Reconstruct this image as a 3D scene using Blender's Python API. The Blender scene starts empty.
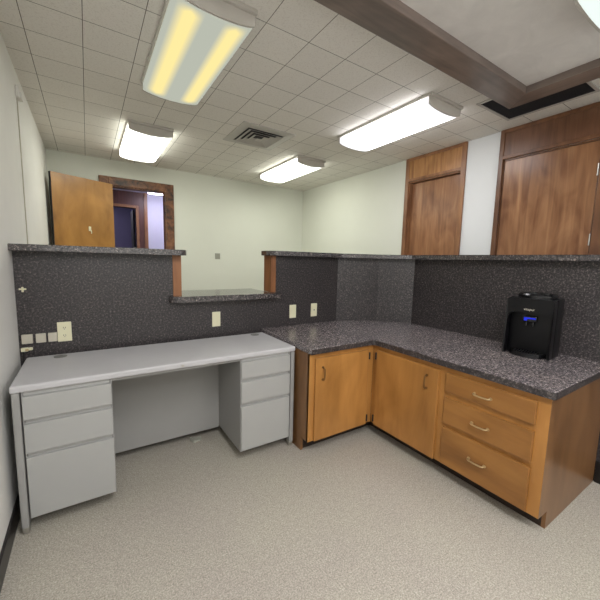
import bpy, bmesh, math, random
from mathutils import Vector, Matrix
S = bpy.context.scene
COL = S.collection
random.seed(4)

# ---------------------------------------------------------------- camera
CX, CY, CZ = 0.35864606, -2.45801614, 1.33211722
yaw, pitch, roll, FPX = 0.57775, -0.11851, 0.02378, 326.87 * 0.996
cyw, syw, cp, sp = math.cos(yaw), math.sin(yaw), math.cos(pitch), math.sin(pitch)
F = Vector((syw*cp, cyw*cp, sp)); R = Vector((cyw, -syw, 0)); U = R.cross(F)
cr, sr = math.cos(roll), math.sin(roll)
R2 = cr*R + sr*U; U2 = -sr*R + cr*U
cam = bpy.data.cameras.new('camera'); cam.sensor_width = 36; cam.lens = FPX*36/600; cam.clip_start = .05
co = bpy.data.objects.new('camera', cam); COL.objects.link(co)
M = Matrix((R2, U2, -F)).transposed().to_4x4(); M.translation = Vector((CX, CY, CZ))
co.matrix_world = M; S.camera = co

# ---------------------------------------------------------------- world, exposure
w = bpy.data.worlds.new('world'); S.world = w; w.use_nodes = True
w.node_tree.nodes['Background'].inputs[0].default_value = (.8, .85, 1, 1)
w.node_tree.nodes['Background'].inputs[1].default_value = .05
S.view_settings.view_transform = 'Standard'; S.view_settings.look = 'None'
S.view_settings.gamma = 1; S.view_settings.use_curve_mapping = False
S.view_settings.exposure = 1.5
E_WHITE, E_GREEN, E_DIM, E_FILL = 4.6, 5.3, .36, 11.3     # luminous strength of the ceiling fixtures; the last is for added unseen fills

# ---------------------------------------------------------------- constants
ZC = 2.585; YB = 2.606; XR = 3.671; HC = .76
T = .2732; GX, GY = .393, -.212
XB = 2.979; YN = -4.6; TH = .13

# ---------------------------------------------------------------- material helpers
def srgb(r, g, b):
    f = lambda c: (c/255/12.92) if c/255 <= .04045 else ((c/255+.055)/1.055)**2.4
    return (f(r), f(g), f(b), 1)
def base(name, rough=.5, metal=0, spec=.5):
    m = bpy.data.materials.new(name); m.use_nodes = True
    nt = m.node_tree; b = nt.nodes['Principled BSDF']
    b.inputs['Roughness'].default_value = rough; b.inputs['Metallic'].default_value = metal
    b.inputs['Specular IOR Level'].default_value = spec
    return m, nt, b
def N(nt, t, **k):
    n = nt.nodes.new(t)
    for a, v in k.items(): setattr(n, a, v)
    return n
def coords(nt, scale=(1, 1, 1), loc=(0, 0, 0), kind='Object'):
    tc = N(nt, 'ShaderNodeTexCoord'); mp = N(nt, 'ShaderNodeMapping')
    mp.inputs['Scale'].default_value = scale; mp.inputs['Location'].default_value = loc
    nt.links.new(tc.outputs[kind], mp.inputs[0]); return mp.outputs[0]
def noise(nt, vec, scale, detail=3, rough=.55, dist=0):
    n = N(nt, 'ShaderNodeTexNoise'); n.inputs['Scale'].default_value = scale
    n.inputs['Detail'].default_value = detail; n.inputs['Roughness'].default_value = rough
    n.inputs['Distortion'].default_value = dist
    nt.links.new(vec, n.inputs['Vector']); return n.outputs['Fac']
def ramp(nt, fac, stops, interp='LINEAR'):
    r = N(nt, 'ShaderNodeValToRGB'); r.color_ramp.interpolation = interp
    el = r.color_ramp.elements
    while len(el) < len(stops): el.new(.5)
    for e, (p, c) in zip(el, stops): e.position = p; e.color = c
    nt.links.new(fac, r.inputs[0]); return r.outputs[0]
def mix(nt, a, b, fac, mode='MIX'):
    n = N(nt, 'ShaderNodeMix', data_type='RGBA', blend_type=mode)
    for s, v in ((0, fac), (6, a), (7, b)):
        if isinstance(v, (int, float, tuple)): n.inputs[s].default_value = v
        else: nt.links.new(v, n.inputs[s])
    return n.outputs[2]
def bump(nt, b, h, strength=.2, dist=.002):
    n = N(nt, 'ShaderNodeBump'); n.inputs['Strength'].default_value = strength
    n.inputs['Distance'].default_value = dist
    nt.links.new(h, n.inputs['Height']); nt.links.new(n.outputs[0], b.inputs['Normal'])
def plain(name, c, rough=.5, metal=0, var=.05, scale=8, spec=.5, bmp=0, bscale=200):
    m, nt, b = base(name, rough, metal, spec)
    v = coords(nt); f = noise(nt, v, scale)
    lo = tuple(x*(1-var) for x in c[:3])+(1,); hi = tuple(min(1, x*(1+var)) for x in c[:3])+(1,)
    nt.links.new(ramp(nt, f, [(.3, lo), (.7, hi)]), b.inputs['Base Color'])
    if bmp: bump(nt, b, noise(nt, v, bscale, 2), bmp, .001)
    return m
def wood(name, dark, mid, light, axis='z', rough=.35, stretch=14, scale=1.6, spec=.5):
    m, nt, b = base(name, rough, 0, spec)
    sc = {'x': (1, stretch, stretch), 'y': (stretch, 1, stretch), 'z': (stretch, stretch, 1)}[axis]
    v = coords(nt, sc)
    f = noise(nt, v, scale, 5, .6, .6)
    v2 = coords(nt, tuple(1+(s-1)*.12 for s in sc)); f2 = noise(nt, v2, 2.2, 2, .5, 1.2)
    c1 = ramp(nt, f, [(.3, dark), (.5, mid), (.72, light)])
    c2 = ramp(nt, f2, [(.3, tuple(x*.72 for x in dark[:3])+(1,)), (.65, light)])
    nt.links.new(mix(nt, c1, c2, .42), b.inputs['Base Color'])
    bump(nt, b, f, .05, .001); return m
def granite(name, rough, lift=1.0, con=1.0):
    m, nt, b = base(name, rough)
    v = coords(nt)
    f1 = noise(nt, v, 88, 3, .8); f2 = noise(nt, v, 190, 2, .7); f3 = noise(nt, v, 3.5, 3, .6)
    mean = srgb(64, 60, 61)
    L = lambda r, g, bb: tuple((m_+(x-m_)*con)*lift for x, m_ in zip(srgb(r, g, bb)[:3], mean))+(1,)
    c = ramp(nt, f1, [(.36, L(20, 19, 20)), (.46, L(46, 43, 45)), (.56, L(76, 71, 72)), (.66, L(150, 141, 136))])
    s = ramp(nt, f2, [(.62, (0, 0, 0, 1)), (.72, L(110, 84, 70))])
    c = mix(nt, c, s, .8, 'ADD')
    c = mix(nt, c, ramp(nt, f3, [(.3, (.8, .8, .82, 1)), (.7, (1, .98, .96, 1))]), 1.0, 'MULTIPLY')
    nt.links.new(c, b.inputs['Base Color'])
    if lift > 1: b.inputs['Specular IOR Level'].default_value = 1.0
    return m

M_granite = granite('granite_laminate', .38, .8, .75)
M_counter_sheen = granite('granite_counter_sheen', .27, 2.7, .6)  # same laminate, reflected sheen painted in as a lighter colour
M_ledge = granite('granite_ledge_laminate', .16, 1.05, .85)
M_cab = wood('honey_maple', srgb(142, 96, 46), srgb(166, 115, 58), srgb(182, 130, 70), 'z', .33, 7, 1.4)
M_cabx = wood('honey_maple_across', srgb(118, 78, 38), srgb(142, 96, 48), srgb(158, 111, 57), 'y', .33, 7, 1.4)
M_side = wood('maple_side_veneer', srgb(100, 70, 43), srgb(118, 83, 52), srgb(130, 94, 60), 'z', .3, 8, 1.1)
M_post = wood('partition_post_wood', srgb(108, 66, 38), srgb(136, 88, 52), srgb(156, 104, 64), 'z', .4, 12, 2)
M_door = wood('walnut_door', srgb(100, 60, 36), srgb(140, 94, 62), srgb(176, 132, 94), 'z', .28, 18, 1.2)
M_doory = wood('walnut_transom', srgb(122, 80, 46), srgb(164, 116, 70), srgb(192, 144, 94), 'z', .3, 20, 2)
M_cas = wood('casing_wood', srgb(106, 68, 44), srgb(136, 94, 62), srgb(160, 116, 80), 'z', .35, 12, 2)
M_oak = wood('golden_veneer', srgb(130, 86, 36), srgb(160, 112, 52), srgb(178, 130, 66), 'z', .32, 4, 1.7)
M_beam = wood('dark_beam_wood', srgb(92, 82, 78), srgb(118, 106, 100), srgb(140, 124, 114), 'x', .35, 12, 1.5)
M_beamy = wood('dark_beam_wood_y', srgb(92, 82, 78), srgb(118, 106, 100), srgb(140, 124, 114), 'y', .35, 12, 1.5)
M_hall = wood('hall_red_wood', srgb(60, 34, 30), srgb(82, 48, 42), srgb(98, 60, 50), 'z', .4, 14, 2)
M_wall = plain('cream_wall_paint', srgb(222, 224, 213), .75, 0, .02, 1.5, .3, .15, 90)
M_wallL = plain('grey_wall_paint', srgb(226, 225, 220), .7, 0, .03, 2.0, .3, .2, 60)
M_white = plain('white_wall_paint', srgb(221, 223, 223), .7, 0, .02, 2, .3)
M_desk = plain('grey_desk_enamel', srgb(146, 145, 142), .42, 0, .02, 3, .4)
M_dtop = plain('grey_desk_laminate', srgb(180, 179, 180), .45, 0, .03, 6, .4)
M_drw = plain('grey_drawer_enamel', srgb(160, 160, 157), .45, 0, .02, 3, .4)
M_slot = plain('drawer_grip_metal', srgb(118, 118, 114), .4, .1, .03)
M_rubber = plain('black_cove_rubber', srgb(22, 19, 18), .35, 0, .1)
M_dark = plain('dark_gap', srgb(30, 28, 27), .7, 0, .1)
M_toe = plain('toe_kick_brown', srgb(40, 28, 20), .6, 0, .1)
M_ivory = plain('ivory_plastic', srgb(222, 218, 186), .4, 0, .02)
M_beige = plain('beige_plastic', srgb(190, 184, 168), .45, 0, .03)
M_greypl = plain('grey_plate', srgb(150, 150, 138), .45, 0, .03)
M_brass = plain('worn_brass', srgb(196, 172, 132), .38, .8, .08)
M_brassd = plain('tarnished_brass', srgb(132, 100, 62), .4, .7, .08)
M_steel = plain('brushed_steel', srgb(180, 178, 172), .35, .9, .05)
M_blk = plain('black_gloss_plastic', srgb(16, 16, 18), .2, 0, .1)
M_blk2 = plain('black_satin_plastic', srgb(8, 8, 10), .3, 0, .1, spec=.3)
M_housing = plain('white_fixture_enamel', srgb(196, 192, 184), .5, 0, .02)
M_grille = plain('dark_grille', srgb(46, 46, 50), .6, .2, .08)
M_alu = plain('diffuser_aluminium', srgb(186, 182, 176), .45, .1, .05)
M_hallw = plain('lavender_wall', srgb(205, 205, 222), .7, 0, .02)
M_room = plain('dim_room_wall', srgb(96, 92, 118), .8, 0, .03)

# rough, barky casing of the back door
m, nt, b = base('rustic_casing', .5); v = coords(nt, (1, 1, 1))
f = noise(nt, v, 9, 4, .65, .5)
nt.links.new(ramp(nt, f, [(.36, srgb(44, 28, 20)), (.46, srgb(92, 58, 36)), (.6, srgb(128, 84, 54)), (.75, srgb(146, 104, 72))]), b.inputs['Base Color'])
M_rustic = m
# carpet
m, nt, b = base('carpet_loop', .95, 0, .1); v = coords(nt)
f1 = noise(nt, v, 150, 2, .8); f2 = noise(nt, v, 1.1, 3, .5); f3 = noise(nt, v, 38, 3, .7)
c = ramp(nt, f1, [(.3, srgb(136, 132, 122)), (.5, srgb(168, 163, 152)), (.72, srgb(200, 195, 182))])
c = mix(nt, c, ramp(nt, f3, [(.3, (.86, .85, .85, 1)), (.7, (1.0, 1.0, 1.0, 1))]), 1.0, 'MULTIPLY')
c = mix(nt, c, ramp(nt, f2, [(.35, (.93, .90, .92, 1)), (.65, (1, 1, .97, 1))]), 1.0, 'MULTIPLY')
nt.links.new(c, b.inputs['Base Color']); bump(nt, b, f1, .35, .004); M_carpet = m
# ceiling tiles
m, nt, b = base('acoustic_tile', .9, 0, .15)
v = coords(nt, (1, 1, 1), (-GX, -GY, 0))
br = N(nt, 'ShaderNodeTexBrick'); br.offset = 0; br.squash = 1
br.inputs['Scale'].default_value = 1; br.inputs['Brick Width'].default_value = T; br.inputs['Row Height'].default_value = T
br.inputs['Mortar Size'].default_value = .0022; br.inputs['Mortar Smooth'].default_value = .3
br.inputs['Color1'].default_value = srgb(236, 233, 226); br.inputs['Color2'].default_value = srgb(231, 228, 221)
br.inputs['Mortar'].default_value = srgb(104, 98, 88)
nt.links.new(v, br.inputs['Vector'])
f = noise(nt, coords(nt), 110, 3, .7)
c = mix(nt, br.outputs['Color'], ramp(nt, f, [(.36, (.88, .87, .86, 1)), (.48, (1, 1, 1, 1))]), 1.0, 'MULTIPLY')
nt.links.new(c, b.inputs['Base Color'])
bump(nt, b, br.outputs['Fac'], -.3, .003); M_tile = m
# trowelled plaster
m, nt, b = base('trowelled_plaster', .9, 0, .15); v = coords(nt)
f = noise(nt, v, 5, 4, .6, .8)
nt.links.new(ramp(nt, f, [(.3, srgb(224, 221, 217)), (.7, srgb(238, 235, 231))]), b.inputs['Base Color'])
bump(nt, b, f, .4, .006); M_plaster = m

def emis(name, col, strength, col2=None, bands=False, s2=0, bw=.068):
    m = bpy.data.materials.new(name); m.use_nodes = True; nt = m.node_tree
    nt.nodes.clear(); o = N(nt, 'ShaderNodeOutputMaterial'); e = N(nt, 'ShaderNodeEmission')
    nt.links.new(e.outputs[0], o.inputs[0])
    e.inputs[0].default_value = col; e.inputs[1].default_value = strength
    if bands:       # the two tubes behind the lens
        tc = N(nt, 'ShaderNodeTexCoord'); sx = N(nt, 'ShaderNodeSeparateXYZ'); nt.links.new(tc.outputs['Object'], sx.inputs[0])
        def mth(op, a, b_=None):
            n = N(nt, 'ShaderNodeMath', operation=op)
            for i, vv in enumerate((a, b_)):
                if vv is None: continue
                if isinstance(vv, (int, float)): n.inputs[i].default_value = vv
                else: nt.links.new(vv, n.inputs[i])
            return n.outputs[0]
        dx = mth('ABSOLUTE', mth('SUBTRACT', mth('ABSOLUTE', sx.outputs[0]), .112))
        gx = mth('SUBTRACT', 1, mth('DIVIDE', dx, bw))
        gy = mth('DIVIDE', mth('SUBTRACT', .50, mth('ABSOLUTE', sx.outputs[1])), .06)
        g = mth('MULTIPLY', mth('MAXIMUM', mth('MINIMUM', gx, 1), 0), mth('MAXIMUM', mth('MINIMUM', gy, 1), 0))
        cl = ramp(nt, g, [(0, col2), (.25, tuple((a+b_)/2 for a, b_ in zip(col, col2))), (.65, col)])
        nt.links.new(cl, e.inputs[0])
        st = mth('ADD', s2, mth('MULTIPLY', mth('MINIMUM', mth('MULTIPLY', g, 1.5), 1), strength-s2))
        nt.links.new(st, e.inputs[1])
    return m
M_lensW = emis('lens_white', (1, .985, 1.0, 1), E_WHITE, (.97, .95, 1, 1), True, .40, .12)
M_lensG = emis('lens_greenish', (.98, 1.0, .88, 1), E_GREEN, (.95, .95, .84, 1), True, .40, .12)
M_lensY = emis('lens_yellow_tubes', (1, .84, .36, 1), E_DIM, (.86, .9, .76, 1), True, .20)
M_fillN = emis('fill_lens_cool', (.98, .98, 1, 1), E_FILL)
M_fillF = emis('fill_lens_cool_far', (.98, .98, 1, 1), E_FILL*.62)
M_lensC = emis('lens_pale_green', (.90, 1.0, .95, 1), .36)
M_lensH = emis('lens_hall', (.88, .84, 1, 1), 6.5)
M_blue = emis('blue_display', (.03, .05, .8, 1), .3)

# ---------------------------------------------------------------- mesh helpers
ORG = {}
def BM(): return bmesh.new()
def box(bm, x0, x1, y0, y1, z0, z1, bev=0, seg=2):
    vs = [bm.verts.new((x, y, z)) for x in (x0, x1) for y in (y0, y1) for z in (z0, z1)]
    fs = [bm.faces.new([vs[i] for i in q]) for q in ((0, 1, 3, 2), (4, 6, 7, 5), (0, 4, 5, 1), (2, 3, 7, 6), (0, 2, 6, 4), (1, 5, 7, 3))]
    if bev:
        ed = list({e for f in fs for e in f.edges})
        bmesh.ops.bevel(bm, geom=ed, offset=bev, segments=seg, affect='EDGES', profile=.5)
    return bm
def prism(bm, poly, z0, z1, bev=0):
    a = [bm.verts.new((x, y, z0)) for x, y in poly]; b_ = [bm.verts.new((x, y, z1)) for x, y in poly]
    n = len(poly); fs = [bm.faces.new(a[::-1]), bm.faces.new(b_)]
    for i in range(n): fs.append(bm.faces.new((a[i], a[(i+1) % n], b_[(i+1) % n], b_[i])))
    if bev:
        ed = [e for f in fs[:2] for e in f.edges]
        bmesh.ops.bevel(bm, geom=list(set(ed)), offset=bev, segments=2, affect='EDGES', profile=.5)
    return bm
def arc(cx, cy, r, a0, a1, n=6):
    return [(cx+r*math.cos(math.radians(a0+(a1-a0)*i/n)), cy+r*math.sin(math.radians(a0+(a1-a0)*i/n))) for i in range(n+1)]
def tube(bm, pts, r, n=8):
    pts = [Vector(p) for p in pts]; rings = []
    for i, p in enumerate(pts):
        d = (pts[min(i+1, len(pts)-1)]-pts[max(i-1, 0)]).normalized()
        up = Vector((0, 0, 1)) if abs(d.z) < .9 else Vector((1, 0, 0))
        s = d.cross(up).normalized(); t = s.cross(d)
        rings.append([bm.verts.new(p+r*(math.cos(2*math.pi*k/n)*s+math.sin(2*math.pi*k/n)*t)) for k in range(n)])
    for a, b_ in zip(rings, rings[1:]):
        for k in range(n): bm.faces.new((a[k], a[(k+1) % n], b_[(k+1) % n], b_[k]))
    bm.faces.new(rings[0][::-1]); bm.faces.new(rings[-1]); return bm
def lathe(bm, prof, c=(0, 0, 0), n=32):
    rings = [[bm.verts.new((c[0]+r*math.cos(2*math.pi*k/n), c[1]+r*math.sin(2*math.pi*k/n), c[2]+z)) for k in range(n)] for r, z in prof]
    for a, b_ in zip(rings, rings[1:]):
        for k in range(n): bm.faces.new((a[k], a[(k+1) % n], b_[(k+1) % n], b_[k]))
    bm.faces.new(rings[0][::-1]); bm.faces.new(rings[-1]); return bm
def obj(name, bm, mat, parent=None, label=None, smooth=False, local=False):
    bmesh.ops.recalc_face_normals(bm, faces=bm.faces[:])
    org = ORG.get(parent.name, Vector((0, 0, 0))) if parent and not local else Vector((0, 0, 0))
    if org.length: bmesh.ops.translate(bm, verts=bm.verts[:], vec=-org)
    me = bpy.data.meshes.new(name); bm.to_mesh(me); bm.free(); me.materials.append(mat)
    o = bpy.data.objects.new(name, me); COL.objects.link(o)
    if parent: o.parent = parent; ORG[o.name] = org
    if label: o['label'] = label
    if smooth:
        for p in me.polygons: p.use_smooth = True
        md = o.modifiers.new('edges', 'EDGE_SPLIT'); md.split_angle = math.radians(35)
    return o
def thing(name, label, cat, loc=(0, 0, 0), rz=0, group=None):
    o = bpy.data.objects.new(name, None); COL.objects.link(o); o.location = loc; o.rotation_euler = (0, 0, rz)
    o.empty_display_size = .05
    o['label'] = label; o['category'] = cat; ORG[o.name] = Vector(loc)
    if group: o['group'] = group
    return o
def tag(o, label, cat, group=None):
    o['label'] = label; o['category'] = cat
    if group: o['group'] = group
    return o
def struct(name, bm, mat, **k):
    o = obj(name, bm, mat, **k); o['kind'] = 'structure'; return o

# ================================================================ STRUCTURE
YH = 4.75      # far end of the hall behind the back doorway
struct('floor', box(BM(), -.12, XR+.12, YN-.12, 7.0, -.1, 0), M_carpet)
# tile ceiling round the plaster bay
bm = BM()
box(bm, -.12, XR+.12, -1.2, YB+.12, ZC, ZC+.1)
box(bm, 3.05, XR+.12, YN-.12, -1.2, ZC, ZC+.1)
struct('ceiling', bm, M_tile)
struct('ceiling_bay', box(BM(), -.12, 3.05, YN-.12, -1.2, ZC-.012, ZC+.1), M_plaster)
struct('wall_left', box(BM(), -.12, 0, YN-.12, YB, 0, ZC), M_wallL)
# back wall with doorway x .63-1.33
bm = BM()
box(bm, -.12, .63, YB, YB+.12, 0, ZC); box(bm, 1.33, XR+.12, YB, YB+.12, 0, ZC); box(bm, .63, 1.33, YB, YB+.12, 2.265, ZC)
struct('wall_back', bm, M_wall)
# right wall with two door openings
D1 = (-.405, .262, 2.31); D2 = (-1.53, -.812, 2.318)
bm = BM(); x0, x1 = XR, XR+.12
for a, b_ in ((YN-.12, D2[0]), (D2[1], D1[0])): box(bm, x0, x1, a, b_, 0, ZC)
for D in (D1, D2): box(bm, x0, x1, D[0], D[1], D[2], ZC)
struct('wall_right', bm, M_white)
struct('wall_right_back', box(BM(), x0, x1, D1[1], YB, 0, ZC), M_wall)
struct('wall_near', box(BM(), -.12, XR+.12, YN-.12, YN, 0, ZC), M_wallL)
# hall behind the doorway
struct('ceiling_hall', box(BM(), -.6, 2.6, YB+.12, 7.0, ZC, ZC+.1), M_hallw)
struct('wall_hall_right', box(BM(), 2.4, 2.5, YB+.12, YH, 0, ZC), M_hallw)
struct('wall_hall_end', box(BM(), 1.40, 2.5, YH, YH+.1, 0, ZC), M_hallw)
struct('wall_hall_left', box(BM(), -.5, -.4, YB+.12, 7.0, 0, ZC), M_hallw)
bm = BM()
box(bm, -.4, .78, YH, YH+.1, 0, ZC); box(bm, 1.19, 1.40, YH, YH+.1, 0, ZC); box(bm, .78, 1.19, YH, YH+.1, 2.28, ZC)
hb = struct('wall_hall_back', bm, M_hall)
bm = BM()
box(bm, 1.19, 1.24, YH-.025, YH+.1, 0, 2.33, .004); box(bm, .73, .78, YH-.025, YH+.1, 0, 2.33, .004); box(bm, .78, 1.19, YH-.025, YH+.1, 2.28, 2.33, .004)
box(bm, 1.335, 1.40, YH-.02, YH, 0, ZC, .004)
struct('trim_1', bm, M_cas)
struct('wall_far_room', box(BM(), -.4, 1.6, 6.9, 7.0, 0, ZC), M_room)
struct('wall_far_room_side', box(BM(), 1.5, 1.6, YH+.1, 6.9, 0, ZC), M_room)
o = struct('door_4', box(BM(), 1.15, 1.185, YH+.12, YH+.5, 0, 2.26, .003), M_dark)

# partition: granite laminate half wall, lower part, raised left part, right L with a splayed corner
bm = BM()
box(bm, 0, 1.707, 0, TH, 0, 1.018); box(bm, 0, .867, 0, TH, 1.018, 1.353)
struct('wall_partition', bm, M_granite)
bm = BM()
prism(bm, [(1.707, 0), (2.39, 0), (2.77, -.17), (2.979, -.43), (2.979, -3.0), (3.11, -3.0), (3.11, -.39), (2.86, -.06), (2.42, TH), (1.707, TH)], 0, 1.374)
struct('wall_partition_right', bm, M_granite)
struct('trim_2', box(BM(), .867, .927, -.004, TH+.004, 1.018, 1.353, .003), M_post)
bm = BM()
box(bm, 1.672, 1.7065, -.004, .05, 1.063, 1.374, .003); box(bm, 1.661, 1.7065, .05, TH+.004, 1.063, 1.374, .003); box(bm, 1.661, 1.672, .0, .05, 1.063, 1.374, 0)
struct('trim_3', bm, M_post)

# black cove base
struct('baseboard_left', box(BM(), 0, .012, YN, 0, 0, .10, .003), M_rubber)
struct('baseboard_partition', box(BM(), 2.965, 2.979, -3.0, -1.886, 0, .138, .003), M_rubber)
struct('baseboard_right', box(BM(), XR-.012, XR, YN, -1.62, 0, .10, .003), M_rubber)

# dark stained header beam, mitred corner over the partition
ZB = 2.525
bm = BM(); prism(bm, [(0, -1.27), (2.965, -1.27), (3.125, -1.09), (0, -1.09)], ZB, ZC+.03, .004)
struct('trim_5', bm, M_beam)
bm = BM(); prism(bm, [(2.965, -1.27), (2.965, YN), (3.125, YN), (3.125, -1.09)], ZB, ZC+.03, .004)
struct('trim_6', bm, M_beamy)

# ---- back doorway casing and open leaf
bm = BM(); y0 = YB-.025
box(bm, .526, .63, y0, YB, 0, 2.37, .006); box(bm, 1.33, 1.44, y0, YB, 0, 2.37, .006); box(bm, .63, 1.33, y0, YB, 2.262, 2.37, .006)
box(bm, 1.318, 1.33, YB, YB+.12, 0, 2.262); box(bm, .63, .642, YB, YB+.12, 0, 2.262); box(bm, .642, 1.318, YB, YB+.12, 2.25, 2.262)
struct('trim_7', bm, M_rustic)
ang = math.atan2(2.575-2.262, .655-.035)
d1 = bpy.data.objects.new('door_1', None); COL.objects.link(d1); d1['kind'] = 'structure'
d1.location = (.655, 2.555, 0); d1.rotation_euler = (0, 0, ang)
obj('door_leaf', box(BM(), -.69, 0, -.04, 0, .01, 2.262, .002), M_oak, d1, local=True)
obj('edge_strip', box(BM(), -.694, -.6902, -.041, .001, .01, 2.262), M_dark, d1, local=True)
bm = BM(); tube(bm, [(-.62, -.04, .95), (-.62, -.085, .95)], .012); lathe(bm, [(.0, .0), (.028, .004), (.028, .02)], (-.62, -.085, .94), 16)
obj('door_handle', bm, M_brass, d1, local=True)
# small white hook on the open leaf
hk = thing('coat_hook', 'small white hook fixed to the face of the open golden wood door', 'hook')
hk.location = d1.matrix_basis @ Vector((-.305, -.0405, 1.68)); hk.rotation_euler = (0, 0, ang)
hk.location = Matrix.Translation((.655, 2.555, 0)) @ Matrix.Rotation(ang, 4, 'Z') @ Vector((-.305, -.0405, 1.66))
obj('back_plate', box(BM(), -.014, .014, -.006, 0, -.02, .035, .002), M_ivory, hk, local=True)
bm = BM(); tube(bm, [(0, -.004, .0), (0, -.03, -.012), (0, -.036, -.035), (.002, -.028, -.05)], .006)
obj('hook_arm', bm, M_ivory, hk, local=True)

M_doord = wood('dark_transom', srgb(84, 56, 40), srgb(108, 74, 54), srgb(126, 90, 66), 'z', .3, 18, 2)
M_casd = wood('dark_casing', srgb(86, 54, 36), srgb(110, 74, 50), srgb(134, 94, 64), 'z', .35, 12, 2)
# ---- the two doors of the right wall: casing, transom, leaf
def wall_door(name, D, side, outer, hinges, leafin, split):
    """D=(y0,y1,top), outer=(yo0,yo1) casing outside edges"""
    r = bpy.data.objects.new(name, None); COL.objects.link(r); r['kind'] = 'structure'
    r.location = (XR, (D[0]+D[1])/2, 0); ORG[name] = Vector(r.location)
    bm = BM(); x0 = XR-.022
    box(bm, x0, XR, outer[0], D[0]+.004, 0, ZC-.002, .004); box(bm, x0, XR, D[1]-.004, outer[1], 0, ZC-.002, .004)
    box(bm, x0+.001, XR, D[0], D[1], D[2], D[2]+.032, .004); box(bm, x0+.001, XR, D[0], D[1], ZC-.034, ZC-.002, .004)
    box(bm, XR, XR+.11, D[0], D[0]+.012, 0, D[2]); box(bm, XR, XR+.11, D[1]-.012, D[1], 0, D[2]); box(bm, XR, XR+.11, D[0], D[1], D[2]-.012, D[2])
    obj('door_frame', bm, M_casd if name == 'door_3' else M_cas, r)
    obj('transom_panel', box(BM(), XR-.012, XR-.001, D[0]+.004, D[1]-.004, D[2]+.03, ZC-.03), M_doord if name == 'door_3' else M_doory, r)
    lf = obj('door_leaf', box(BM(), XR+leafin, XR+leafin+.04, D[0]+.015, D[1]-.015, .01, D[2]-.016, .002), M_door, r)
    for z in hinges:
        bm = BM(); tube(bm, [(XR+leafin-.006, D[0]+.016, z-.045), (XR+leafin-.006, D[0]+.016, z+.045)], .005)
        box(bm, XR+leafin-.003, XR+leafin, D[0]+.012, D[0]+.022, z-.045, z+.045)
        obj('hinge', bm, M_steel, lf)
    bm = BM(); zz = 1.0; yk = D[1]-.08
    tube(bm, [(XR+leafin, yk, zz), (XR+leafin-.04, yk, zz)], .012); tube(bm, [(XR+leafin-.035, yk, zz), (XR+leafin-.065, yk, zz)], .027, 16)
    obj('door_knob', bm, M_brass, lf)
    return r
wall_door('door_2', D1, 1, (-.452, .308), (), .045, 0)
wall_door('door_3', D2, 1, (-1.60, -.776), (2.085, 1.554, .25), .002, 0)

# ================================================================ FIXTURES
LF_N = [0]
def fixture(cx, cy, mat, label, W=.38, L=1.02, zc=ZC, group=None):
    r = thing('ceiling_light', label, 'ceiling light', (cx, cy, zc), 0, group)
    h = W/2; l = L/2
    bm = BM(); box(bm, -h-.012, h+.012, -l-.03, l+.03, -.022, 0, .003); box(bm, -h*.4, h*.4, -l, l, -.05, -.022)
    obj('housing', bm, M_housing, r, local=True)
    prof = [(h*math.sin(t)/math.sin(1.2), -.070-.024*(math.cos(t)-math.cos(1.2))/(1-math.cos(1.2))) for t in [(-1.2+2.4*i/16) for i in range(17)]]
    bm = BM(); lo = []; 
    ys = [-l+L*j/8 for j in range(9)]
    g = [[bm.verts.new((x, y, z)) for x, z in prof] for y in ys]
    for a, b_ in zip(g, g[1:]):
        for i in range(16): bm.faces.new((a[i], a[i+1], b_[i+1], b_[i]))
    # upright lens sides
    for s, i in ((-1, 0), (1, 16)):
        t = [bm.verts.new((s*h, y, -.024)) for y in ys]
        for j in range(8): bm.faces.new((g[j][i], g[j+1][i], t[j+1], t[j]))
    obj('lens', bm, mat, r, smooth=True, local=True)
    for s in (-1, 1):
        bm = BM(); pl = [(-h-.006, -.022)]+[(x*1.02, z-.002) for x, z in prof]+[(h+.006, -.022)]
        a = [bm.verts.new((x, s*l, z)) for x, z in pl]; b_ = [bm.verts.new((x, s*(l+.012), z)) for x, z in pl]
        bm.faces.new(a); bm.faces.new(b_[::-1])
        for i in range(len(pl)): bm.faces.new((a[i], a[(i+1) % len(pl)], b_[(i+1) % len(pl)], b_[i]))
        obj('end_plate', bm, M_housing, r, local=True)
    return r
fixture(.935, -.275, M_lensY, 'near left wraparound ceiling light, dim lens with two yellow tubes showing')
fixture(.925, 1.585, M_lensG, 'ceiling light glowing in front of the back doorway')
fixture(2.715, 1.49, M_lensG, 'ceiling light near the far right corner of the back room')
fixture(2.72, -.30, M_lensW, 'bright white ceiling light beside the dark wooden beam, in front of the narrow door')
fixture(2.375, -2.32, M_lensC, 'ceiling light cut off by the top right corner, on the plaster bay', .48, 1.06, ZC-.012)
fixture(.85, -2.55, M_fillN, 'added unseen fill light on the plaster bay above the viewer', .42, 1.02, ZC-.012)  # this and the next two are unseen fills added to brighten the foreground
fixture(.75, -3.9, M_fillF, 'added unseen fill light on the plaster bay behind the viewer, by the left wall', .42, 1.02, ZC-.012)
fixture(2.1, -3.75, M_fillF, 'added unseen fill light on the plaster bay behind the viewer, further right', .42, 1.02, ZC-.012)
hl = thing('hall_light', 'glowing ceiling light seen through the back doorway', 'ceiling light', (1.62, 4.0, ZC))
obj('housing', box(BM(), -.29, .2, -.32, .32, -.03, 0, .004), M_housing, hl, local=True)
obj('lens', box(BM(), -.27, .18, -.30, .30, -.085, -.03, .02), M_lensH, hl, local=True)

hl = thing('far_room_fill', 'added unseen fill light in the dim room beyond the hall opening', 'ceiling light', (.5, 5.9, ZC))  # added out of sight to lift the far room
obj('lens', box(BM(), -.15, .15, -.3, .3, -.06, -.001, .02), M_lensH, hl, local=True)
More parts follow.
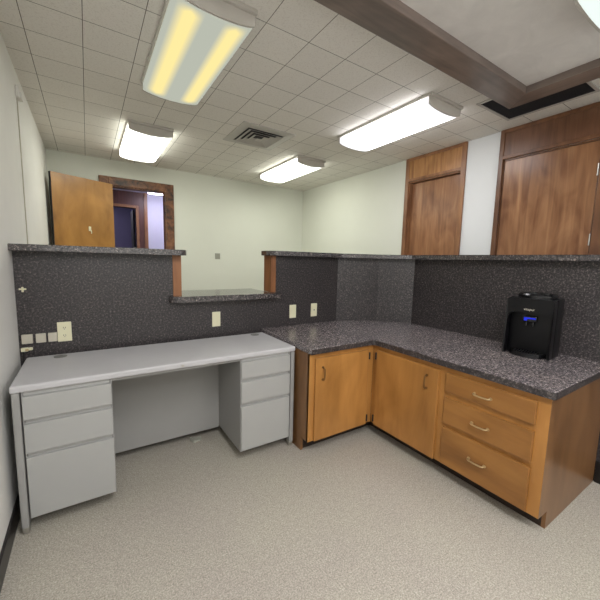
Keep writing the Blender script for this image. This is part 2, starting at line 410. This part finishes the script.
# square supply diffuser
vt = thing('ceiling_vent', 'square louvred air diffuser between the ceiling lights', 'air vent', (1.885, .735, ZC))
def ring(bm, h0, h1, z0, z1, t=.003):
    c0 = [(-h0, -h0), (h0, -h0), (h0, h0), (-h0, h0)]; c1 = [(-h1, -h1), (h1, -h1), (h1, h1), (-h1, h1)]
    a = [bm.verts.new((x, y, z0)) for x, y in c0]; b_ = [bm.verts.new((x, y, z1)) for x, y in c1]
    c = [bm.verts.new((x, y, z0+t)) for x, y in c0]; d = [bm.verts.new((x, y, z1+t)) for x, y in c1]
    for i in range(4):
        j = (i+1) % 4
        bm.faces.new((a[i], a[j], b_[j], b_[i])); bm.faces.new((c[j], c[i], d[i], d[j])); bm.faces.new((a[j], a[i], c[i], c[j])); bm.faces.new((b_[i], b_[j], d[j], d[i]))
    return bm
obj('backing', box(BM(), -.2, .2, -.2, .2, -.003, 0), M_grille, vt, local=True)
obj('frame', ring(BM(), .278, .195, -.008, -.012, .008), M_alu, vt, local=True)
for h0, h1 in ((.184, .142), (.136, .094), (.088, .046)):
    obj('louvre', ring(BM(), h0, h1, -.024, -.006), M_alu, vt, local=True)
obj('louvre', box(BM(), -.034, .034, -.034, .034, -.032, -.028, .002), M_alu, vt, local=True)

# long dark return grille beside the beam
gr = thing('return_grille', 'long dark return air grille behind the corner of the wooden beam', 'air vent', (3.21, -1.225, ZC))
bm = BM()
box(bm, -.25, .25, -.31, -.288, -.008, 0, .002); box(bm, -.25, .25, .283, .305, -.008, 0, .002)
box(bm, -.25, -.225, -.288, .283, -.008, 0, .002); box(bm, .225, .25, -.288, .283, -.008, 0, .002)
obj('frame', bm, M_alu, gr, local=True)
obj('backing', box(BM(), -.225, .225, -.288, .283, -.002, 0), M_grille, gr, local=True)
bm = BM()
for i in range(24):
    x = -.215+i*.0187; box(bm, x, x+.004, -.288, .283, -.006, -.002)
obj('louvre', bm, M_grille, gr, local=True)

# ================================================================ LEDGES AND COUNTER
O = .085
tag(obj('partition_ledge', prism(BM(), [(.0, -O-.02), (.90, -O-.02)]+arc(.90, -O+.03, .05, -90, 0)+[(.95, .2), (0, .2)], 1.353, 1.391, .004), M_ledge),
    'speckled granite look ledge capping the left raised partition, in front of the open door', 'ledge')
k = O*math.tan(math.radians(22.5))
tag(obj('partition_ledge', prism(BM(), arc(1.618+.09, -O+.09, .09, 180, 270)+[(2.37, -O), (2.71, -.235), (XB-O, -.46), (XB-O, -3.0), (3.19, -3.0), (3.19, -.36), (2.90, -.03), (2.42, .14), (1.655, .14), (1.618, .10)], 1.374, 1.413, .004), M_ledge),
    'long speckled granite look ledge capping the right partition above the dispenser', 'ledge')
tag(obj('transaction_shelf', prism(BM(), arc(.835+.06, -.085+.06, .06, 180, 270)+[(1.72, -.085)]+[(1.72, -.0045), (1.66, -.0045), (1.66, .40), (.93, .40), (.93, -.0045), (.835, -.0045)], 1.019, 1.062, .003), M_ledge),
    'low granite look shelf in the gap between the two wooden partition posts', 'shelf')
ct = thing('countertop', 'L shaped dark speckled countertop over the wooden base cabinets', 'countertop', (2.2, -.7, HC-.038))
poly = [(1.562, -.002), (1.562, -.752)]+[(1.572, -.762), (2.128, -.762), (2.138, -.772), (2.138, -1.886)]+arc(2.153, -1.886, .015, 180, 270, 4)+[(XB-.002, -1.901), (XB-.002, -.433), (2.768, -.173), (2.389, -.002)]
obj('worktop', prism(BM(), poly, HC-.036, HC, .003), M_counter_sheen, ct)
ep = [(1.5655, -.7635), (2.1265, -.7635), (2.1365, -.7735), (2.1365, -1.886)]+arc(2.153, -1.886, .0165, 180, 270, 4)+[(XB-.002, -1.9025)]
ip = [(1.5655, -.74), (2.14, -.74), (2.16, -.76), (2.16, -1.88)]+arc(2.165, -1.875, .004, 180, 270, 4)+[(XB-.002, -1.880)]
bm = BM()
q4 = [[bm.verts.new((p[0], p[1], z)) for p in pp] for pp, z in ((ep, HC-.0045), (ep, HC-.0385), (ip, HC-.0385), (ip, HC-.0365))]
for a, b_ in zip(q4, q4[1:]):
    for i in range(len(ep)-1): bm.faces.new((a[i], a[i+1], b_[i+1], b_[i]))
obj('edge_shade', bm, M_granite, ct, 'speckled front edge with its shade put into a darker colour')  # strip of the same laminate, painted darker for the less lit front face

# ================================================================ DESK
dk = thing('desk', 'grey double pedestal steel office desk against the granite partition', 'desk', (.80, -.33, 0))
DX0, DX1, DF, DB, DH = .036, 1.555, -.583, -.06, .74
top = obj('desktop', box(BM(), DX0, DX1, DF, DB, .705, DH, .009, 3), M_dtop, dk)
for x0 in (DX0+.004, DX1-.034):
    bm = BM(); box(bm, x0, x0+.030, DF+.051, DB-.056, .58, .7045)
    box(bm, x0, x0+.030, DF+.003, DF+.05, .035, .7045, .006); box(bm, x0, x0+.030, DB-.055, DB-.005, .035, .7045, .006)
    box(bm, x0+.004, x0+.026, DF+.05, DB-.055, .06, .70)
    obj('side_leg', bm, M_desk, dk)
    for y in (DF+.028, DB-.03):
        bm = BM(); lathe(bm, [(.013, 0), (.016, .006), (.012, .02), (.008, .036)], (x0+.015, y, .0), 14)
        box(bm, x0+.002, x0+.028, y-.022, y+.022, .012, .036, .003)
        obj('foot', bm, M_steel, dk)
obj('modesty_panel', box(BM(), .436, 1.147, -.155, -.135, .06, .7045, .003), M_desk, dk)
obj('front_rail', box(BM(), .436, 1.147, DF+.02, DF+.035, .69, .7045), M_desk, dk)
def pedestal(x0, x1):
    bm = BM()
    box(bm, x0, x0+.008, DF+.012, -.13, .072, .7045, .002); box(bm, x1-.008, x1, DF+.012, -.13, .072, .7045, .002)
    box(bm, x0+.008, x1-.008, -.14, -.13, .072, .7045); box(bm, x0+.008, x1-.008, DF+.02, -.14, .072, .08)
    box(bm, x0+.008, x1-.008, DF+.022, DF+.03, .08, .7045)
    p = obj('pedestal', bm, M_desk, dk)
    for a, b_ in ((.572, .684), (.408, .550), (.082, .386)):
        bm = BM(); box(bm, x0+.004, x1-.004, DF-.001, DF+.020, a, b_, .002)
        # grip lip above the drawer front: a sloping strip
        d = obj('drawer', bm, M_drw, p)
        bm = BM(); box(bm, x0+.010, x1-.010, DF+.014, DF+.0215, b_+.001, b_+.019)
        obj('grip_recess', bm, M_drw, p)
pedestal(.074, .436); pedestal(1.147, 1.515)
for x, y in ((.20, -.125), (1.455, -.125)):
    bm = BM(); lathe(bm, [(.033, 0), (.033, .003), (.026, .004), (.012, .0045)], (x, y, DH), 24); box(bm, x-.004, x+.012, y-.006, y+.006, DH+.0045, DH+.006)
    obj('grommet', bm, M_slot, dk)
bm = BM(); tube(bm, [(.79, DF-.004, .722), (.79, DF+.004, .722)], .008, 12); obj('lock', bm, M_steel, dk)

# dark wedge lying under the modesty panel
bm = BM(); v = [bm.verts.new(q) for q in ((.93, -.14, 0), (1.02, -.12, 0), (1.01, -.17, 0), (.95, -.185, 0))]; v2 = [bm.verts.new(q) for q in ((.935, -.14, .028), (1.0, -.13, .01), (.99, -.16, .006), (.955, -.178, .020))]
bm.faces.new(v[::-1]); bm.faces.new(v2)
for i in range(4): bm.faces.new((v[i], v[(i+1) % 4], v2[(i+1) % 4], v2[i]))
tag(obj('door_wedge', bm, M_greypl), 'small dark grey wedge on the carpet under the desk modesty panel', 'wedge')

# ================================================================ BASE CABINETS
CYF, CXF, TK = -.737, 2.163, .098
def pull(parent, c, axis, out, span=.085):
    """slim bail pull; axis = direction of the bar, out = away from the front"""
    c = Vector(c); a = Vector(axis); n = Vector(out); h = span/2
    pts = [c-a*h, c-a*h+n*.016, c-a*(h-.008)+n*.024, c+n*.027, c+a*(h-.008)+n*.024, c+a*h+n*.016, c+a*h]
    bm = BM(); tube(bm, pts, .0046, 8)
    for s in (-1, 1):
        tube(bm, [c+a*h*s, c+a*h*s+n*.004], .009, 10)
    return obj('handle', bm, M_brassd if abs(a.z) > .5 else M_brass, parent, smooth=True)
def hinge(parent, p, n):
    p = Vector(p); n = Vector(n); bm = BM(); tube(bm, [p+n*.006+Vector((0, 0, -.026)), p+n*.006+Vector((0, 0, .026))], .006, 8)
    return obj('hinge', bm, M_dark, parent)
# left cabinet, facing the viewer
c1 = thing('base_cabinet', 'single door wooden base cabinet next to the grey desk', 'cabinet', (1.86, -.4, 0))
bm = BM()
box(bm, 1.568, 1.586, -.655, -.012, 0, .7215); box(bm, 1.568, 1.586, CYF+.001, -.655, TK, .7215)
box(bm, 1.586, 2.16, -.70, -.012, TK, TK+.016)
obj('cabinet_body', bm, M_side, c1)
bm = BM()
box(bm, 1.568, 1.615, CYF, CYF+.018, TK, .7215, .001); box(bm, 2.108, 2.1625, CYF, CYF+.018, TK, .7215, .001)
box(bm, 1.615, 2.108, CYF+.001, CYF+.018, .672, .7215); box(bm, 1.615, 2.108, CYF+.001, CYF+.018, TK, TK+.03)
obj('face_frame', bm, M_cab, c1)
dr = obj('door', box(BM(), 1.611, 2.100, CYF-.018, CYF-.0005, .100, .686, .003), M_cab, c1)
pull(dr, (1.668, CYF-.018, .578), (0, 0, 1), (0, -1, 0)); hinge(dr, (2.103, CYF-.014, .64), (0, -1, 0)); hinge(dr, (2.103, CYF-.014, .15), (0, -1, 0))
obj('toe_kick', box(BM(), 1.586, 2.262, -.642, -.630, 0, TK), M_toe, c1)
# corner door cabinet, right arm
c2 = thing('base_cabinet', 'wide single door wooden base cabinet in the inner corner, left of the drawers', 'cabinet', (2.5, -1.05, 0))
bm = BM()
box(bm, 2.181, 2.96, -1.338, -1.322, TK, .7215); box(bm, 2.25, 2.96, -1.322, -.76, TK, TK+.016)
obj('cabinet_body', bm, M_side, c2)
bm = BM()
box(bm, CXF, CXF+.018, -.782, -.7375, TK, .7215, .001); box(bm, CXF, CXF+.018, -1.3385, -1.300, TK, .7215, .001)
box(bm, CXF+.001, CXF+.018, -1.300, -.782, .672, .7215); box(bm, CXF+.001, CXF+.018, -1.300, -.782, TK, TK+.03)
obj('face_frame', bm, M_cab, c2)
dr = obj('door', box(BM(), CXF-.018, CXF-.0005, -1.304, -.786, .100, .686, .003), M_cab, c2)
pull(dr, (CXF-.018, -1.224, .588), (0, 0, 1), (-1, 0, 0)); hinge(dr, (CXF-.014, -.783, .64), (-1, 0, 0)); hinge(dr, (CXF-.014, -.783, .15), (-1, 0, 0))
obj('toe_kick', box(BM(), 2.262, 2.274, -1.338, -.642, 0, TK), M_toe, c2)
# drawer cabinet
c3 = thing('drawer_cabinet', 'wooden base cabinet with three stacked drawers at the near end of the counter', 'cabinet', (2.5, -1.6, 0))
bm = BM()
prism(bm, [(0, 0)]*0 or [(CXF+.001, -1.883), (2.965, -1.883), (2.965, -1.865), (CXF+.001, -1.865)], TK, .7215)
box(bm, 2.262, 2.965, -1.883, -1.865, 0, TK)
box(bm, 2.19, 2.96, -1.865, -1.339, TK, TK+.016)
obj('end_panel', bm, M_side, c3, 'duller brown veneered end panel')
bm = BM()
box(bm, CXF, CXF+.018, -1.345, -1.339, TK, .7215); box(bm, CXF, CXF+.018, -1.882, -1.827, TK, .7215, .001)
for a, b_ in ((TK, .128), (.336, .380), (.522, .575), (.676, .7215)): box(bm, CXF+.001, CXF+.018, -1.827, -1.345, a, b_)
obj('face_frame', bm, M_cab, c3)
for a, b_, hz in ((.568, .686, .620), (.372, .530, .447), (.108, .343, .232)):
    d = obj('drawer', box(BM(), CXF-.018, CXF-.0005, -1.829, -1.352, a, b_, .003), M_cabx, c3)
    pull(d, (CXF-.018, -1.575, hz), (0, 1, 0), (-1, 0, 0), .088)
obj('toe_kick', box(BM(), 2.262, 2.274, -1.865, -1.339, 0, TK), M_toe, c3)

# ================================================================ WATER DISPENSER
wd = thing('water_dispenser', 'black countertop water dispenser with blue lit display on the granite worktop', 'water dispenser', (2.815, -1.528, HC), math.radians(6))
W2, DPF, HT = .129, .135, .372      # half width, half depth, height
def rrect(hx0, hx1, hy, r, n=5):
    return arc(hx1-r, hy-r, r, 0, 90, n)+arc(hx0+r, hy-r, r, 90, 180, n)+arc(hx0+r, -hy+r, r, 180, 270, n)+arc(hx1-r, -hy+r, r, 270, 360, n)
bm = BM(); prism(bm, rrect(-.075, .095, W2, .02), .0, HT, .006)
obj('body', bm, M_blk2, wd, smooth=True, local=True)
# front hood with an arched recess
n = 24; out = []; inn = []
OUT = [(-W2, .0), (-W2, HT), (W2, HT), (W2, .0)]
def pl(poly, m):
    seg = [(Vector(a), Vector(b_)) for a, b_ in zip(poly, poly[1:])]; Ls = [(b_-a).length for a, b_ in seg]; tot = sum(Ls); r = []
    for i in range(m+1):
        s = tot*i/m
        for (a, b_), L in zip(seg, Ls):
            if s <= L+1e-9: r.append(a+(b_-a)*(s/L)); break
            s -= L
        else: r.append(seg[-1][1].copy())
    return r
inn_poly = [(-.098, .0), (-.098, .235)]+[(-.098+.03-.03*math.cos(t), .235+.03*math.sin(t)) for t in (0.4, .8, 1.2, 1.57)]+[(.068-.03+.03*math.sin(t), .235+.03*math.cos(t)) for t in (0, .4, .8, 1.2)]+[(.098-.03, .235)]
inn_poly = [(-.118, 0), (-.118, .235), (-.110, .258), (-.090, .274), (-.055, .281), (.070, .281), (.100, .274), (.114, .262), (.120, .245), (.120, 0)]
mm = 36
o2 = pl(OUT, mm); i2 = pl(inn_poly, mm)
def xf(z): return -DPF-.006*math.sin(math.pi*min(1, z/HT))+ .012*(z/HT)
bm = BM()
of = [bm.verts.new((xf(p.y), p.x, p.y)) for p in o2]; ob = [bm.verts.new((-.07, p.x, p.y)) for p in o2]
jf = [bm.verts.new((xf(p.y)+.004, p.x, p.y)) for p in i2]; jb = [bm.verts.new((-.0755, p.x, p.y)) for p in i2]
for i in range(mm):
    bm.faces.new((of[i], of[i+1], jf[i+1], jf[i])); bm.faces.new((of[i], ob[i], ob[i+1], of[i+1])); bm.faces.new((jf[i], jf[i+1], jb[i+1], jb[i])); bm.faces.new((ob[i], jb[i], jb[i+1], ob[i+1]))
obj('front_hood', bm, M_blk2, wd, local=True)
bm = BM(); prism(bm, [(-.078, -.1)]+[(-.078, .1)]+[(-.078-.085*math.sin(math.pi*(.5+.5*abs(s)) if 0 else math.acos(min(1, abs(s)))), s*.1) for s in [1-.125*i for i in range(1, 16)]], .0, .028, .004)
tr = obj('drip_tray', bm, M_blk, wd, local=True)
bm = BM()
for i in range(9):
    y = -.06+i*.015; box(bm, -.140, -.09, y, y+.004, .028, .031)
obj('tray_grate', bm, M_blk2, tr, local=True)
bm = BM(); box(bm, -.105, -.076, -.038, .038, .222, .258, .004); tube(bm, [(-.096, -.018, .222), (-.096, -.018, .195)], .008); tube(bm, [(-.096, .018, .222), (-.096, .018, .195)], .008)
obj('tap_block', bm, M_blk, wd, local=True)
bm = BM(); box(bm, -.108, -.1052, -.034, .030, .240, .249); box(bm, -.108, -.1052, .012, .030, .228, .240)
obj('display', bm, M_blue, wd, 'glowing blue display', local=True)
bm = BM(); lathe(bm, [(.108, 0), (.108, .018), (.098, .028), (.082, .026), (.070, .004), (.045, .002), (.030, .012), (.018, .012), (.016, .004)], (.015, 0, HT), 36)
obj('bottle_seat', bm, M_blk, wd, smooth=True, local=True)
cu = bpy.data.curves.new('logo', 'FONT'); cu.body = 'vitapur'; cu.size = .021; cu.align_x = 'CENTER'; cu.align_y = 'CENTER'; cu.extrude = .0004
to = bpy.data.objects.new('logo_tmp', cu); COL.objects.link(to)
dg = bpy.context.evaluated_depsgraph_get(); me = bpy.data.meshes.new_from_object(to.evaluated_get(dg)); bpy.data.objects.remove(to)
lg = bpy.data.objects.new('logo', me); COL.objects.link(lg); me.materials.clear(); me.materials.append(M_beige)
lg.parent = wd; lg.rotation_euler = (math.radians(90), 0, math.radians(-90)); lg.location = (xf(.303)-.0012, .0, .303); lg['label'] = 'small pale logo lettering'

# ================================================================ OUTLETS AND SMALL WALL PIECES
def plate_y(name, label, cat, x0, x1, z0, z1, mat, y=0, kind='duplex', group=None, d=.007):
    cx, cz = (x0+x1)/2, (z0+z1)/2
    r = thing(name, label, cat, (cx, y, cz), 0, group)
    w_, h_ = (x1-x0)/2, (z1-z0)/2
    obj('cover_plate', box(BM(), -w_, w_, -d, 0, -h_, h_, .0025), mat, r, local=True)
    if kind == 'duplex':
        for s in (-1, 1):
            bm = BM(); prism(bm, [(a, b_) for a, b_ in arc(0, 0, .014, 0, 360, 14)[:-1]], 0, .002)
            bmesh.ops.rotate(bm, verts=bm.verts[:], matrix=Matrix.Rotation(math.radians(90), 3, 'X'))
            bmesh.ops.translate(bm, verts=bm.verts[:], vec=(0, -d, s*.024))
            rc = obj('receptacle', bm, mat, r, local=True)
            bm = BM()
            for sx in (-.005, .005): box(bm, sx-.0012, sx+.0012, -d-.003, -d-.002, s*.024-.002, s*.024+.007)
            tube(bm, [(0, -d-.003, s*.024-.007), (0, -d-.0018, s*.024-.007)], .0022, 8)
            obj('slot', bm, M_dark, rc, local=True)
    elif kind == 'jack':
        obj('jack', box(BM(), -.008, .008, -d-.002, -d, -.008, .008, .001), M_beige, r, local=True)
        obj('slot', box(BM(), -.004, .004, -d-.003, -d-.002, -.004, .004), M_dark, r, local=True)
    return r
plate_y('outlet', 'ivory double socket outlet on the partition right of the three square blocks', 'outlet', .184, .256, .803, .925, M_ivory)
plate_y('outlet', 'ivory outlet plate above the middle of the desk', 'outlet', 1.150, 1.215, .810, .926, M_ivory, kind='blank2')
plate_y('outlet', 'ivory outlet plate over the countertop, the nearer to the desk of two', 'outlet', 1.850, 1.918, .825, .943, M_ivory, kind='blank2')
plate_y('outlet', 'ivory jack plate over the countertop, the nearer to the corner of two', 'outlet', 2.082, 2.150, .823, .945, M_ivory, kind='jack')
for (a, b_), lb in zip(((.014, .066), (.080, .128), (.138, .183)), ('square beige blank block nearest the left wall', 'square beige blank block in the middle of three', 'square beige blank block beside the ivory outlet')):
    r = tag(obj('wall_block', box(BM(), a, b_, -.018, -.0005, .810, .865, .003), M_beige), lb+' on the dark partition', 'junction block', 'square blocks by the left wall')
plate_y('outlet', 'small grey outlet plate on the cream back wall', 'outlet', 2.045, 2.125, 1.335, 1.425, M_greypl, y=YB, kind='blank2', d=.006)
# cable clip with its dangling wire and the little cross hook
wc = thing('cable_splitter', 'small beige cable adapter low on the partition beside the left wall', 'adapter', (.03, 0, .775))
bm = BM(); box(bm, -.022, .012, -.022, -.0005, -.010, .012, .003); box(bm, .012, .032, -.018, -.0005, -.006, .010, .003); obj('adapter_body', bm, M_ivory, wc, local=True)
obj('socket', box(BM(), -.002, .014, -.026, -.022, -.006, .006, .001), M_brass, wc, 'brass coloured socket', local=True)
bm = BM(); tube(bm, [(-.012, -.012, -.010), (-.013, -.014, -.07), (-.010, -.012, -.2), (-.012, -.012, -.5)], .003); obj('cable', bm, M_dark, wc, local=True)
bm = BM(); box(bm, .018, .052, -.006, -.0005, 1.128, 1.138, .002); box(bm, .030, .040, -.010, -.0005, 1.116, 1.146, .002)
tag(obj('wall_hook', bm, M_ivory), 'tiny white cross shaped hook on the dark partition by the left wall', 'hook')
# thin conduit with its box on the left wall
cd = thing('wall_conduit', 'thin vertical cable run with a small box high on the left wall', 'conduit', (0, .6, 1.39))
bm = BM(); tube(bm, [(.004, .60, .0), (.004, .60, 2.40)], .0035, 6)
for v in bm.verts: pass
obj('cable_cover', bm, M_beige, cd)
bm = BM(); box(bm, .0005, .03, .60, .68, 2.40, 2.44, .004); box(bm, .0005, .018, .57, .60, 2.395, 2.47, .003); obj('mounting_box', bm, M_wallL, cd)
